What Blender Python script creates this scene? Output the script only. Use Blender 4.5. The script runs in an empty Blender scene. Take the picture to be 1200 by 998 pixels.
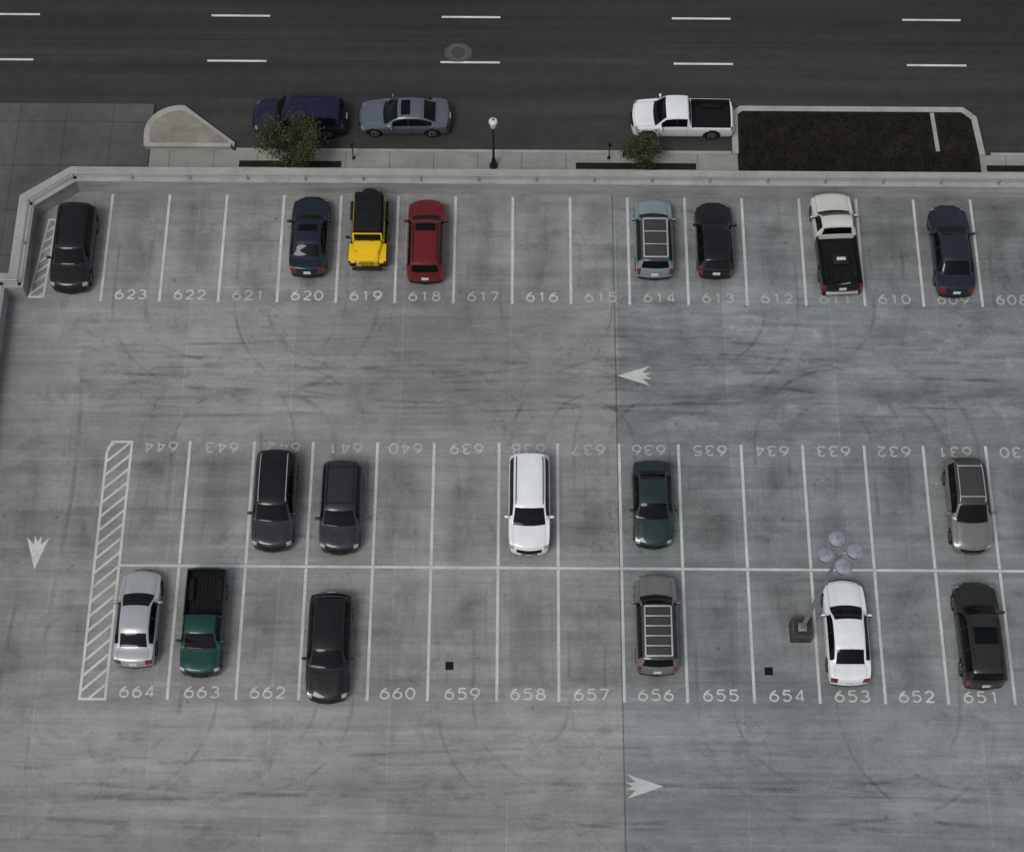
import bpy, bmesh, math, random
from mathutils import Matrix, Vector, Euler
import numpy as np
random.seed(7)
scene=bpy.context.scene
COL=scene.collection

# ------------------------------------------------------------------ materials
class NT:
    def __init__(s,name,rough=0.6,metal=0.0,coat=0.0,spec=0.5):
        s.m=bpy.data.materials.new(name); s.m.use_nodes=True
        s.t=s.m.node_tree; s.b=s.t.nodes["Principled BSDF"]
        s.b.inputs["Roughness"].default_value=rough
        s.b.inputs["Metallic"].default_value=metal
        s.b.inputs["Coat Weight"].default_value=coat
        s.b.inputs["Coat Roughness"].default_value=0.06
        s.b.inputs["Specular IOR Level"].default_value=spec
        s._pos=None
    def new(s,ty): return s.t.nodes.new(ty)
    def link(s,a,b): s.t.links.new(a,b)
    def setin(s,node,i,v):
        if v is None: return
        if hasattr(v,"is_output"): s.link(v,node.inputs[i])
        else: node.inputs[i].default_value=v
    def math(s,op,a,b=None,c=None,clamp=False):
        n=s.new("ShaderNodeMath"); n.operation=op; n.use_clamp=clamp
        s.setin(n,0,a); s.setin(n,1,b); s.setin(n,2,c); return n.outputs[0]
    def mul(s,a,b): return s.math("MULTIPLY",a,b)
    def add(s,a,b): return s.math("ADD",a,b)
    def dark(s,v,m,k): return s.mul(v,s.math("SUBTRACT",1.0,s.mul(m,k)))
    def pos(s):
        if s._pos is None:
            g=s.new("ShaderNodeNewGeometry"); s._pos=g.outputs["Position"]
        return s._pos
    def xyz(s):
        n=s.new("ShaderNodeSeparateXYZ"); s.link(s.pos(),n.inputs[0]); return n.outputs
    def mapv(s,sc,loc=(0,0,0),rot=(0,0,0)):
        n=s.new("ShaderNodeMapping"); s.link(s.pos(),n.inputs[0])
        n.inputs["Scale"].default_value=sc; n.inputs["Location"].default_value=loc; n.inputs["Rotation"].default_value=rot
        return n.outputs[0]
    def noise(s,sc=(1,1,1),detail=4,rough=0.5,dist=0.0,loc=(0,0,0),rot=(0,0,0)):
        n=s.new("ShaderNodeTexNoise"); s.link(s.mapv(sc,loc,rot),n.inputs["Vector"])
        n.inputs["Scale"].default_value=1.0; n.inputs["Detail"].default_value=detail
        n.inputs["Roughness"].default_value=rough; n.inputs["Distortion"].default_value=dist
        return n.outputs["Fac"]
    def mr(s,v,a,b,c,d,smooth=False):
        n=s.new("ShaderNodeMapRange"); n.clamp=True
        if smooth: n.interpolation_type='SMOOTHSTEP'
        s.setin(n,0,v); n.inputs[1].default_value=a; n.inputs[2].default_value=b
        s.setin(n,3,c); s.setin(n,4,d); return n.outputs[0]
    def mix(s,f,a,b,blend='MIX'):
        n=s.new("ShaderNodeMix"); n.data_type='RGBA'; n.blend_type=blend
        s.setin(n,0,f)
        for i,v in ((6,a),(7,b)):
            if hasattr(v,"is_output"): s.link(v,n.inputs[i])
            else: n.inputs[i].default_value=(v[0],v[1],v[2],1)
        return n.outputs[2]
    def scale(s,col,v):
        n=s.new("ShaderNodeVectorMath"); n.operation='SCALE'
        if hasattr(col,"is_output"): s.link(col,n.inputs[0])
        else: n.inputs[0].default_value=col[:3]
        s.setin(n,3,v); return n.outputs[0]
    def color(s,c):
        if hasattr(c,"is_output"): s.link(c,s.b.inputs["Base Color"])
        else: s.b.inputs["Base Color"].default_value=(c[0],c[1],c[2],1)

def concrete_deck():
    N=NT("deck_concrete",rough=0.85,spec=0.2)
    x,y,z=N.xyz()
    v=N.mr(N.noise((.07,.15,1),2,.5,.3),.3,.7,.80,1.17)
    v=N.mul(v,N.mr(N.noise((.06,1.3,1),5,.65,.4,(3,7,0)),.3,.7,.82,1.14))
    v=N.mul(v,N.mr(N.noise((.22,4.5,1),3,.65,0,(13,7,0)),.3,.7,.92,1.07))
    v=N.mul(v,N.mr(N.noise((.7,.9,1),6,.68,0),.3,.7,.83,1.12))
    v=N.mul(v,N.mr(N.noise((7,7,1),5,.7),.3,.7,.88,1.12))
    gx=N.math("DIVIDE",N.add(x,0.12),4.98); gy=N.math("DIVIDE",N.add(y,-15.8),4.85)
    cv=N.new("ShaderNodeCombineXYZ"); N.link(N.math("FLOOR",gx),cv.inputs[0]); N.link(N.math("FLOOR",gy),cv.inputs[1])
    wn=N.new("ShaderNodeTexWhiteNoise"); wn.noise_dimensions='3D'; N.link(cv.outputs[0],wn.inputs[0])
    v=N.mul(v,N.mr(wn.outputs["Value"],0,1,.93,1.06))
    right=N.math("GREATER_THAN",x,4.75)
    gn=N.mr(N.noise((.5,.35,1),3,.6,0,(3,3,0)),.34,.60,0,1,True)
    gn2=N.mr(N.noise((3.5,.28,1),4,.65,0,(3,3,3)),.50,.72,0,1,True)
    for (x0,ya,yb) in ((-19.3,38.9,44.6),(-14.5,25.8,31.2),(-14.5,19.9,25.4)):
        fx=N.math("FRACT",N.math("DIVIDE",N.add(x,-x0+27.5),2.755))
        c=N.mr(N.math("ABSOLUTE",N.add(fx,-.5)),.05,.42,1,0,True)
        m=N.mul(N.mr(y,ya-.3,ya+1.2,0,1,True),N.mr(y,yb-1.0,yb+.3,1,0,True))
        v=N.dark(v,N.mul(N.mul(c,m),gn),.28)
        v=N.dark(v,N.mul(m,gn2),.16)
    dn=N.mul(N.noise((5,5,1),2),.08)
    for scl,lo,hi,gate,st in (((.9,.8,1),.06,.16,.66,.36),((2.3,2.1,1),.05,.13,.80,.42)):
        vo=N.new("ShaderNodeTexVoronoi"); N.link(N.mapv(scl),vo.inputs["Vector"]); vo.inputs["Scale"].default_value=1.0
        sp=N.mr(N.add(vo.outputs["Distance"],dn),lo,hi,1,0,True)
        sc=N.new("ShaderNodeSeparateColor"); N.link(vo.outputs["Color"],sc.inputs[0])
        v=N.dark(v,N.mul(sp,N.math("GREATER_THAN",sc.outputs[0],gate)),st)
    bl=N.mr(N.noise((.45,.6,1),6,.7,.5,(31,5,0)),.53,.66,0,1,True)
    v=N.dark(v,bl,.19)
    ls=N.mr(N.noise((.16,3.0,1),5,.7,0,(5,50,0)),.55,.72,0,1,True)
    v=N.mul(v,N.add(1.0,N.mul(ls,.17)))
    ds=N.mr(N.noise((.10,2.2,1),5,.7,0,(55,5,0)),.57,.74,0,1,True)
    v=N.dark(v,ds,.27)
    cr=N.new("ShaderNodeTexVoronoi"); cr.feature='DISTANCE_TO_EDGE'; cr.inputs["Scale"].default_value=1.0
    cm=N.new("ShaderNodeVectorMath"); cm.operation='ADD'; N.link(N.mapv((.16,.22,1)),cm.inputs[0])
    ns=N.new("ShaderNodeTexNoise"); N.link(N.mapv((.8,.8,1)),ns.inputs["Vector"]); ns.inputs["Scale"].default_value=1; ns.inputs["Detail"].default_value=5
    sv=N.new("ShaderNodeVectorMath"); sv.operation='SCALE'; N.link(ns.outputs["Color"],sv.inputs[0]); sv.inputs[3].default_value=.5; N.link(sv.outputs[0],cm.inputs[1]); N.link(cm.outputs[0],cr.inputs["Vector"])
    ck=N.mul(N.mr(cr.outputs["Distance"],.0015,.006,1,0),N.mr(N.noise((.2,.2,1),2,.5,0,(70,1,0)),.48,.6,0,1))
    v=N.dark(v,ck,.28)
    am=N.mul(N.mr(y,30.8,32.5,0,1,True),N.mr(y,37.5,40.2,1,0,True))
    b2=N.mr(N.noise((.22,.75,1),7,.72,.4,(2,11,0)),.45,.60,0,1,True)
    b3=N.mr(N.noise((.7,2.2,1),6,.75,0,(8,1,0)),.55,.63,0,1,True)
    b4=N.mr(N.noise((.5,.5,1),7,.75,0,(18,41,0)),.56,.61,0,1,True)
    k=N.math("SUBTRACT",N.add(N.mul(b3,.14),N.mul(b4,.19)),N.mul(b2,.23))
    v=N.mul(v,N.add(1.0,N.mul(N.mul(right,N.add(N.mul(am,.72),.28)),k)))
    v=N.dark(v,right,.07)
    a2=N.mul(N.mr(y,15.5,17.8,0,1,True),N.mr(y,18.3,20.2,1,0,True))
    v=N.mul(v,N.add(1.0,N.mul(a2,.12)))
    # deck colour darker towards the wall foot, broken up by noise
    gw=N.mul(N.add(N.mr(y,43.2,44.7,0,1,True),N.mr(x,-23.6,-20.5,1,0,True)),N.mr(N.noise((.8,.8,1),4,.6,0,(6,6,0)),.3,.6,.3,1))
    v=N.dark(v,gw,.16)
    jd=N.math("ABSOLUTE",N.add(N.math("FRACT",N.add(gx,.5)),-.5))
    jn=N.mr(N.noise((.3,.2,1),2,.5,0,(9,9,0)),.35,.6,.2,1)
    v=N.dark(v,N.mul(N.mr(jd,.0035,.007,1,0),jn),-.20)
    jd2=N.math("ABSOLUTE",N.add(N.math("FRACT",N.add(gy,.5)),-.5))
    jf=N.add(N.mul(right,.65),.35)
    v=N.dark(v,N.mul(N.mul(N.mr(jd2,.0035,.007,1,0),jf),jn),-.24)
    v=N.dark(v,N.mul(N.mr(jd2,.0,.05,1,0,True),jf),.08)
    jm=N.mr(N.math("ABSOLUTE",N.add(x,-4.75)),.02,.045,1,0)
    v=N.dark(v,jm,.45)
    tone=N.mix(N.mr(N.noise((.12,.2,1),2,.5,0,(4,4,4)),.35,.65,0,1),(.259,.256,.240),(.243,.246,.241))
    tone=N.mix(N.mul(right,.75),tone,(.224,.240,.244))
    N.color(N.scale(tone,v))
    return N.m
def marking(name,white,wear):
    N=NT(name,.8,spec=.2)
    w=N.mr(N.noise((9,9,1),5,.74,0,(1,1,1)),.32-wear,.56-wear,.35,1)
    w2=N.mr(N.noise((1.2,1.2,1),3,.5),.3,.7,.66,.98)
    under=N.scale((.23,.23,.22),N.mr(N.noise((.7,.9,1),5,.7),.3,.7,.8,1.1))
    N.color(N.mix(N.mul(w,w2),under,N.scale(white,N.mr(N.noise((.3,.3,1),2),.3,.7,.86,1.05)))); return N.m

def noisy(name,c,rough=.8,amp=.15,sc=(1,1,1),sc2=(14,14,14),metal=0,spec=.3,streak=None):
    N=NT(name,rough=rough,metal=metal,spec=spec)
    v=N.mr(N.noise(sc,6,.6,.3),.3,.7,1-amp,1+amp)
    v=N.mul(v,N.mr(N.noise(sc2,4,.65),.3,.7,1-amp*.6,1+amp*.6))
    if streak: v=N.mul(v,N.mr(N.noise(streak,4,.6,.3,(7,3,1)),.3,.7,1-amp,1+amp))
    N.color(N.scale(c,v)); return N.m

def plain(name,c,rough=.5,metal=0,coat=0,spec=.5):
    N=NT(name,rough,metal,coat,spec)
    v=N.mr(N.noise((3,3,3),3),.3,.7,.93,1.07)
    N.color(N.scale(c,v)); return N.m

def paint(name,c,metal=.0,rough=.35):
    N=NT("car_paint_"+name,rough,metal,coat=.45,spec=.18)
    v=N.mr(N.noise((1.5,1.5,1.5),4,.6),.3,.7,.93,1.06)
    dust=N.mr(N.noise((2.5,2.5,2.5),5,.7,0,(5,5,5)),.4,.75,0,.02)
    N.color(N.mix(dust,N.scale(c,v),(.30,.28,.25)))
    N.b.inputs["Coat Roughness"].default_value=.02
    return N.m

M={}
M['deck']=concrete_deck()
M['mark']=marking("marking_paint",(.58,.58,.565),.05)
M['mark_worn']=marking("marking_paint_worn",(.47,.47,.455),.0)
M['wall']=noisy("parapet_concrete",(.28,.28,.27),.85,.16,(.4,.6,.8),(9,9,9),streak=(.2,3,3))
M['walk']=noisy("sidewalk_concrete",(.25,.243,.218),.85,.18,(.5,.7,.8),(9,9,9))
M['kerb']=noisy("kerb_concrete",(.31,.305,.285),.85,.18,(.8,.8,.8),(9,9,9))
M['glass']=plain("car_glass",(.003,.004,.005),.02,0,0,.18)
M['black']=plain("black_plastic",(.010,.010,.010),.6,spec=.3)
M['gap']=plain("panel_gap",(.003,.003,.003),.8,spec=.05)
M['tire']=plain("tire_rubber",(.012,.012,.012),.85,spec=.2)
M['rim']=plain("alloy_rim",(.38,.38,.39),.35,.7)
M['chrome']=plain("bright_trim",(.50,.50,.50),.3,.5)
M['lamp']=plain("headlight_lens",(.33,.34,.35),.15,.3,.6)
M['tail']=plain("taillight_lens",(.14,.008,.006),.15,0,.5)
M['plate']=plain("licence_plate",(.50,.51,.53),.5)
M['bed']=plain("bed_liner",(.008,.008,.009),.8,spec=.2)
M['cloth']=noisy("soft_top_fabric",(.011,.011,.013),.85,.2,(2,2,2),spec=.15)
M['iron']=plain("black_iron",(.010,.010,.011),.5)
M['galv']=plain("galvanised_metal",(.26,.27,.27),.45,.5)

def road_mat():
    N=NT("asphalt",.85,spec=.25)
    x,y,z=N.xyz()
    v=N.mr(N.noise((.05,.5,1),4,.6,.3),.3,.7,.78,1.22)
    v=N.mul(v,N.mr(N.noise((.04,2.6,1),4,.6,0,(9,2,0)),.3,.7,.85,1.15))
    v=N.mul(v,N.mr(N.noise((1.2,1.2,1),5,.65),.3,.7,.88,1.12))
    v=N.mul(v,N.mr(N.noise((14,14,1),4,.7),.3,.7,.80,1.20))
    w=N.math("SINE",N.mul(N.add(y,-53.85),2*math.pi/1.43))
    v=N.mul(v,N.add(1.0,N.mul(w,.07)))
    seam=N.mr(N.math("ABSOLUTE",N.add(N.add(y,N.mul(N.noise((.5,.5,1),3),.12)),-55.25)),.015,.05,1,0)
    v=N.mul(v,N.math("SUBTRACT",1.0,N.mul(seam,.4)))
    far=N.mr(y,55.2,55.3,0,1)
    col=N.mix(far,(.0350,.0340,.0345),(.0295,.0288,.0300))
    col=N.mix(N.mr(y,51.0,51.3,1,0),col,(.042,.039,.037))
    N.color(N.scale(col,v))
    return N.m
M['road']=road_mat()
def plaza_mat():
    N=NT("plaza_concrete",.85,spec=.25)
    x,y,z=N.xyz()
    v=N.mr(N.noise((.25,.25,1),5,.6,.5),.3,.7,.72,1.22)
    v=N.mul(v,N.mr(N.noise((1.5,1.5,1),6,.65),.3,.7,.85,1.14))
    for q,p,o in ((x,2.35,.3),(y,2.6,.7)):
        d=N.math("ABSOLUTE",N.add(N.math("FRACT",N.math("DIVIDE",N.add(q,o+100*p),p)),-.5))
        v=N.mul(v,N.math("SUBTRACT",1.0,N.mul(N.mr(d,.006,.016,1,0),.35)))
    N.color(N.scale((.080,.083,.081),v)); return N.m
M['plaza']=plaza_mat()
def lawn_mat():
    N=NT("dormant_grass",.95,spec=.1)
    v=N.mr(N.noise((1.2,1.2,1),6,.7,.5),.3,.7,.6,1.4)
    v=N.mul(v,N.mr(N.noise((14,14,1),4,.7),.3,.7,.6,1.5))
    c=N.mix(N.mr(N.noise((.6,.6,1),3),.4,.6,0,1),(.020,.017,.011),(.014,.016,.010))
    N.color(N.scale(c,v)); return N.m
M['lawn']=lawn_mat()
M['ground']=noisy("ground_dirt",(.06,.06,.055),.9,.2,(.1,.1,.1),(3,3,3))
M['roadpaint']=noisy("road_paint",(.56,.56,.55),.7,.18,(1,1,1),(12,12,12))
M['paver']=noisy("island_pavers",(.22,.205,.17),.85,.2,(1.5,1.5,1.5),(9,9,9))
def rubber_mat():
    N=NT("tyre_rubber_marks",.8,spec=.2); N.color((.03,.03,.03))
    a=N.mul(N.mr(N.noise((.5,.5,1),4,.6,0,(12,0,0)),.42,.68,0,1),N.mr(N.noise((8,8,1),4,.7),.3,.7,.4,1))
    N.link(N.mul(a,.26),N.b.inputs["Alpha"]); return N.m
M['rubber']=rubber_mat()

# ------------------------------------------------------------------ mesh helpers
def empty(name,loc=(0,0,0),rot=0):
    o=bpy.data.objects.new(name,None); o.location=loc; o.rotation_euler=(0,0,rot); o.empty_display_size=.5
    COL.objects.link(o); return o
def obj(name,bm,mats,parent=None,smooth=None):
    me=bpy.data.meshes.new(name)
    if smooth!='raw': bmesh.ops.recalc_face_normals(bm,faces=bm.faces[:])
    bm.to_mesh(me); bm.free()
    for m in mats: me.materials.append(m)
    if smooth and smooth!='raw':
        me.polygons.foreach_set("use_smooth",[True]*len(me.polygons))
        me.set_sharp_from_angle(angle=math.radians(smooth))
    o=bpy.data.objects.new(name,me); COL.objects.link(o)
    if parent: o.parent=parent
    return o
def app(bm,t,mi):
    for f in t.faces: f.material_index=mi
    me=bpy.data.meshes.new("tmp"); t.to_mesh(me); t.free()
    bm.from_mesh(me); bpy.data.meshes.remove(me)
def rbox(bm,c,s,mi=0,bev=0.0,top=(1,1),shift=(0,0),rot=None,seg=2):
    t=bmesh.new(); bmesh.ops.create_cube(t,size=1)
    for v in t.verts:
        fx,fy=(top if v.co.z>0 else (1,1)); sx,sy=(shift if v.co.z>0 else (0,0))
        v.co=Vector((v.co.x*s[0]*fx+sx,v.co.y*s[1]*fy+sy,v.co.z*s[2]))
    if bev>0: bmesh.ops.bevel(t,geom=t.edges[:],offset=bev,segments=seg,affect='EDGES',profile=.5)
    if rot: bmesh.ops.transform(t,matrix=Euler(rot).to_matrix().to_4x4(),verts=t.verts)
    bmesh.ops.translate(t,vec=c,verts=t.verts)
    app(bm,t,mi)
def cyl(bm,p0,p1,r0,r1,mi=0,n=12):
    p0=Vector(p0);p1=Vector(p1); d=p1-p0; t=bmesh.new()
    bmesh.ops.create_cone(t,cap_ends=True,segments=n,radius1=r0,radius2=r1,depth=d.length)
    q=d.to_track_quat('Z','Y').to_matrix().to_4x4(); q.translation=(p0+p1)/2
    bmesh.ops.transform(t,matrix=q,verts=t.verts); app(bm,t,mi)
def ell(bm,c,s,mi=0,u=16,v=10,rot=None):
    t=bmesh.new(); bmesh.ops.create_uvsphere(t,u_segments=u,v_segments=v,radius=1)
    for w in t.verts: w.co=Vector((w.co.x*s[0],w.co.y*s[1],w.co.z*s[2]))
    if rot: bmesh.ops.transform(t,matrix=Euler(rot).to_matrix().to_4x4(),verts=t.verts)
    bmesh.ops.translate(t,vec=c,verts=t.verts); app(bm,t,mi)
def prism(bm,pts,z0,z1,mi=0):
    vs=[bm.verts.new((x,y,z1)) for x,y in pts]; f=bm.faces.new(vs); f.material_index=mi
    if z0 is not None:
        vb=[bm.verts.new((x,y,z0)) for x,y in pts]
        for i in range(len(pts)):
            j=(i+1)%len(pts); f=bm.faces.new((vs[i],vb[i],vb[j],vs[j])); f.material_index=mi
def rect(bm,x0,y0,x1,y1,z,mi=0): prism(bm,[(x0,y0),(x1,y0),(x1,y1),(x0,y1)],None,z,mi)
def ribbon(bm,pts,w,z,closed=False,mi=0):
    n=len(pts); L=[];R=[]
    for i in range(n):
        p=Vector(pts[i])
        a=Vector(pts[i-1]) if (i>0 or closed) else None
        b=Vector(pts[(i+1)%n]) if (i<n-1 or closed) else None
        d1=(p-a).normalized() if a is not None else None; d2=(b-p).normalized() if b is not None else None
        if d1 is None: d1=d2
        if d2 is None: d2=d1
        n1=Vector((-d1.y,d1.x)); n2=Vector((-d2.y,d2.x)); m=(n1+n2)
        m=m.normalized() if m.length>1e-5 else n1
        k=min(1.8,1/max(.3,m.dot(n1)))
        L.append(bm.verts.new((p.x+m.x*w/2*k,p.y+m.y*w/2*k,z))); R.append(bm.verts.new((p.x-m.x*w/2*k,p.y-m.y*w/2*k,z)))
    for i in range(n if closed else n-1):
        j=(i+1)%n; f=bm.faces.new((L[i],R[i],R[j],L[j])); f.material_index=mi

# ------------------------------------------------------------------ deck
bm=bmesh.new()
outline=[(-24.15,-30),(70,-30),(70,45.35),(-21.2,45.35),(-23.35,43.75),(-23.35,39.5),(-24.15,39.5)]
prism(bm,outline,-2.1,0)
obj("parking_deck",bm,[M['deck']],smooth='raw')

inner=[(70,44.7),(-20.9,44.7),(-22.75,43.3),(-22.75,38.9),(-23.6,38.9),(-23.6,-30)]
outer=[(70,45.4),(-21.2,45.4),(-23.4,43.8),(-23.4,39.55),(-24.25,39.55),(-24.25,-30)]
bm=bmesh.new()
def wallseg(z0,z1,inn,out,mi):
    a0=[bm.verts.new((x,y,z0)) for x,y in inn];a1=[bm.verts.new((x,y,z1)) for x,y in inn]
    b0=[bm.verts.new((x,y,z0)) for x,y in out];b1=[bm.verts.new((x,y,z1)) for x,y in out]
    for i in range(len(inn)-1):
        for q in ((a0[i],a0[i+1],a1[i+1],a1[i]),(a1[i],a1[i+1],b1[i+1],b1[i]),(b1[i],b1[i+1],b0[i+1],b0[i])):
            f=bm.faces.new(q); f.material_index=mi
wallseg(-2.2,.92,inner,outer,0)
def off(pl,d,sgn):
    r=[];n=len(pl)
    for i,p in enumerate(pl):
        p=Vector(p); a=Vector(pl[i-1]) if i>0 else None; b=Vector(pl[i+1]) if i<n-1 else None
        d1=(p-a).normalized() if a is not None else (b-p).normalized(); d2=(b-p).normalized() if b is not None else d1
        n1=Vector((d1.y,-d1.x)); n2=Vector((d2.y,-d2.x)); m=(n1+n2).normalized(); k=1/m.dot(n1)
        q=p+m*d*k*sgn; r.append((q.x,q.y))
    return r
wallseg(.92,1.02,off(inner,.06,-1),off(outer,.05,1),1)
wall=empty("parapet_wall")
obj("wall_body",bm,[M['wall'],M['kerb']],wall,'raw')
bm=bmesh.new(); rl=off(inner,.12,1)
for i in range(len(rl)-1):
    a=Vector(rl[i]);b=Vector(rl[i+1]); L=(b-a).length
    for z in (1.42,1.22): cyl(bm,(a.x,a.y,z),(b.x,b.y,z),.028 if z>1.4 else .016,.028 if z>1.4 else .016,0,8)
    k=max(1,int(round(L/2.75)))
    for j in range(k+1):
        p=a.lerp(b,j/k); cyl(bm,(p.x,p.y,1.0),(p.x,p.y,1.42),.025,.025,0,8); rbox(bm,(p.x,p.y,1.03),(.14,.14,.03),0)
obj("safety_railing",bm,[M['galv']],wall,40)

# ------------------------------------------------------------------ markings
topX=[-19.3+2.753*i for i in range(22)]
lowX=[-14.5,-11.6,-8.95,-6.05,-3.5,-.57,2.06,4.83,7.5,10.33,13.1,15.87,18.53,21.35,24.1,26.85,29.6,32.35]
bm=bmesh.new(); LW=.125
for x in topX: rect(bm,x-LW/2,38.7,x+LW/2,44.55,.006)
for x in lowX: rect(bm,x-LW/2,19.65,x+LW/2,25.55,.006); rect(bm,x-LW/2,25.71,x+LW/2,31.58,.006)
rect(bm,-17.1,25.57,35,25.69,.006)
def hatch(poly_l,poly_r,y0,y1,step,slope,w):
    y=y0-1
    while y<y1+.5:
        xl=poly_l(y);xr=poly_r(y); ya=y; yb=y+(xr-xl)*slope
        t0=max(0,(y0-ya)/(yb-ya)) if ya<y0 else 0; t1=min(1,(y1-ya)/(yb-ya)) if yb>y1 else 1
        if t1>t0+.05:
            P=(xl+(xr-xl)*t0,ya+(yb-ya)*t0);Q=(xl+(xr-xl)*t1,ya+(yb-ya)*t1); ribbon(bm,[P,Q],w,.006)
        y+=step
hl=lambda y:-18.2
hr=lambda y:-17.12
hatch(hl,hr,19.65,31.45,.66,.95,.11)
ribbon(bm,[(-18.2,19.65),(-17.12,19.65),(-17.12,31.52),(-18.0,31.52),(-18.2,31.0)],.12,.010,True)
hl2=lambda y:-22.66+(y-38.9)*.10
hr2=lambda y:-22.0+(y-38.9)*.03
hatch(hl2,hr2,38.95,43.0,.55,.9,.09)
ribbon(bm,[(-22.66,38.9),(-22.0,38.9),(-21.85,43.1),(-22.2,43.1)],.10,.010,True)
def arc(cx,cy,rx,ry,a0,a1,n=14): return [(cx+rx*math.cos(math.radians(a0+(a1-a0)*i/n)),cy+ry*math.sin(math.radians(a0+(a1-a0)*i/n))) for i in range(n+1)]
def el(cx,cy,rx,ry,n=20): return [(cx+rx*math.cos(2*math.pi*i/n),cy+ry*math.sin(2*math.pi*i/n)) for i in range(n)]
six=[(el(.5,.32,.48,.32),True),([(.04,.42),(.22,.74),(.72,1.0)],False)]
D={'0':[(el(.5,.5,.5,.5),True)],'1':[([(.56,1),(.56,0)],False),([(.26,.80),(.52,.98)],False)],
'2':[(arc(.5,.70,.44,.30,165,-35)+[(.10,.02)],False),([(.02,0),(1,0)],False)],
'3':[(arc(.46,.75,.40,.25,150,-88,12),False),(arc(.46,.27,.50,.27,88,-150,14),False)],
'4':[([(.72,1),(.02,.29)],False),([(-.02,.27),(1,.27)],False),([(.74,0),(.74,1.06)],False)],
'5':[([(.92,1),(.16,1)],False),([(.18,1.0),(.10,.58)],False),(arc(.46,.33,.50,.33,135,-145,12),False)],
'6':six,'7':[([(0,1),(1,1)],False),([(.96,.99),(.34,0)],False)],
'8':[(el(.5,.77,.36,.23),True),(el(.5,.28,.48,.28),True)],
'9':[([(1-x,1-y) for x,y in p],c) for p,c in six]}
def number(s,cx,cy,flip=False,mi=0):
    w,h,pitch=.36,.46,.545
    for i,ch in enumerate(s):
        for k,(pl,cl) in enumerate(D[ch]):
            P=[((i-1)*pitch+(x-.5)*w,(y-.5)*h) for x,y in pl]
            if flip: P=[(-x,-y) for x,y in P]
            ribbon(bm,[(cx+x,cy+y) for x,y in P],.075,.006+.0035*k,cl,mi)
for i in range(21): number(str(623-i),(topX[i]+topX[i+1])/2+.02,39.08,False,1 if (i in(2,5,6) or i>7) else 0)
edges=[-17.1]+lowX
for i in range(len(edges)-1):
    cx=(edges[i]+edges[i+1])/2
    number(str(664-i),cx,19.98); number(str(644-i),cx,31.28,True,1)
def arrow(cx,cy,ang):
    P=[(.78,0),(-.72,.50),(-.38,.16),(-.80,.15),(-.50,0),(-.80,-.15),(-.38,-.16),(-.72,-.50)]
    c,s=math.cos(ang),math.sin(ang); prism(bm,[(cx+x*c-y*s,cy+x*s+y*c) for x,y in P],None,.006,0)
arrow(-20.8,26.2,-math.pi/2); arrow(5.6,35.0,math.pi); arrow(5.6,16.1,0)
obj("parking_lot_markings",bm,[M['mark'],M['mark_worn']],smooth='raw')

# tyre rubber left where cars swing into bays and run along the aisles
bm=bmesh.new(); rr=random.Random(11); zi=0
def track(path):
    global zi
    zz=.0025+.0001*(zi%20); zi+=1
    for o in(-.76,.76): ribbon(bm,off(path,abs(o),1 if o>0 else -1),rr.uniform(.12,.20),zz)
def turn(xb,yb,up,side,R0):
    # straight in the bay then a quarter turn into the aisle
    s=1 if up else -1
    P=[(xb,yb+s*3.2),(xb,yb+s*1.4),(xb,yb)]
    for i in range(1,11):
        a=math.radians(8.5*i); P.append((xb+side*R0*(1-math.cos(a)),yb-s*R0*math.sin(a)))
    e=P[-1]; P+= [(e[0]+side*3,e[1]-s*.35),(e[0]+side*6,e[1]-s*.4)]
    track(P)
for i in (0,2,4,6,8,11,13,15): turn((topX[i]+topX[i+1])/2+rr.uniform(-.3,.3),38.8,True,rr.choice((-1,1)),rr.uniform(3.2,4.6))
for i in (0,2,3,6,7,8,10,12,13): turn((edges[i]+edges[i+1])/2+rr.uniform(-.3,.3),31.4,False,rr.choice((-1,1)),rr.uniform(3.0,4.4))
for i in (1,3,5,7,9,11,13): turn((edges[i]+edges[i+1])/2+rr.uniform(-.3,.3),19.6,True,rr.choice((-1,1)),rr.uniform(3.0,4.4))
for yy in (34.1,36.0,16.6,15.2):
    P=[(-19+3*j,yy+.35*math.sin(j*.5+yy)) for j in range(18)]; track(P)
P=[(-20.6+.3*math.sin(j*.6),36-2.2*j) for j in range(11)]; track(P)
obj("tyre_marks",bm,[M['rubber']],smooth='raw')

for (x,y) in ((-2.6,21.2),(11.0,21.05)):
    bm=bmesh.new(); rbox(bm,(x,y,.012),(.34,.34,.02),0)
    for i in range(5): rbox(bm,(x,y-.13+.065*i,.028),(.28,.022,.012),1)
    obj("deck_drain",bm,[M['gap'],M['iron']],smooth='raw')

# ------------------------------------------------------------------ street level
bm=bmesh.new(); rect(bm,-600,-600,600,900,-2.12); obj("ground",bm,[M['ground']],smooth='raw')
bm=bmesh.new(); prism(bm,[(-60,51.05),(-18.3,51.05),(-18.3,45.0),(300,45.0),(300,76),(-300,76),(-300,51.05)],None,-2.0); obj("street",bm,[M['road']],smooth='raw')
bm=bmesh.new(); prism(bm,[(-90,-60),(-24.3,-60),(-24.3,40),(-18.25,46),(-18.25,51.1),(-90,51.1)],-2.11,-1.90); obj("plaza_pavement",bm,[M['plaza']],smooth='raw')
bm=bmesh.new()
for x0 in np.arange(-39.8,90,12.0):
    rect(bm,x0,56.65,x0+3.05,56.77,-1.994); rect(bm,x0,53.79,x0+3.05,53.91,-1.994)
for y in (59.6,62.5):
    rect(bm,-200,y,200,y+.12,-1.994)
obj("road_markings",bm,[M['roadpaint']],smooth='raw')
sw=empty("sidewalk")
bm=bmesh.new(); prism(bm,[(-18.2,45.3),(90,45.3),(90,48.30),(-14.0,48.30),(-14.6,48.9),(-18.2,48.9)],-2.05,-1.86)
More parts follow.
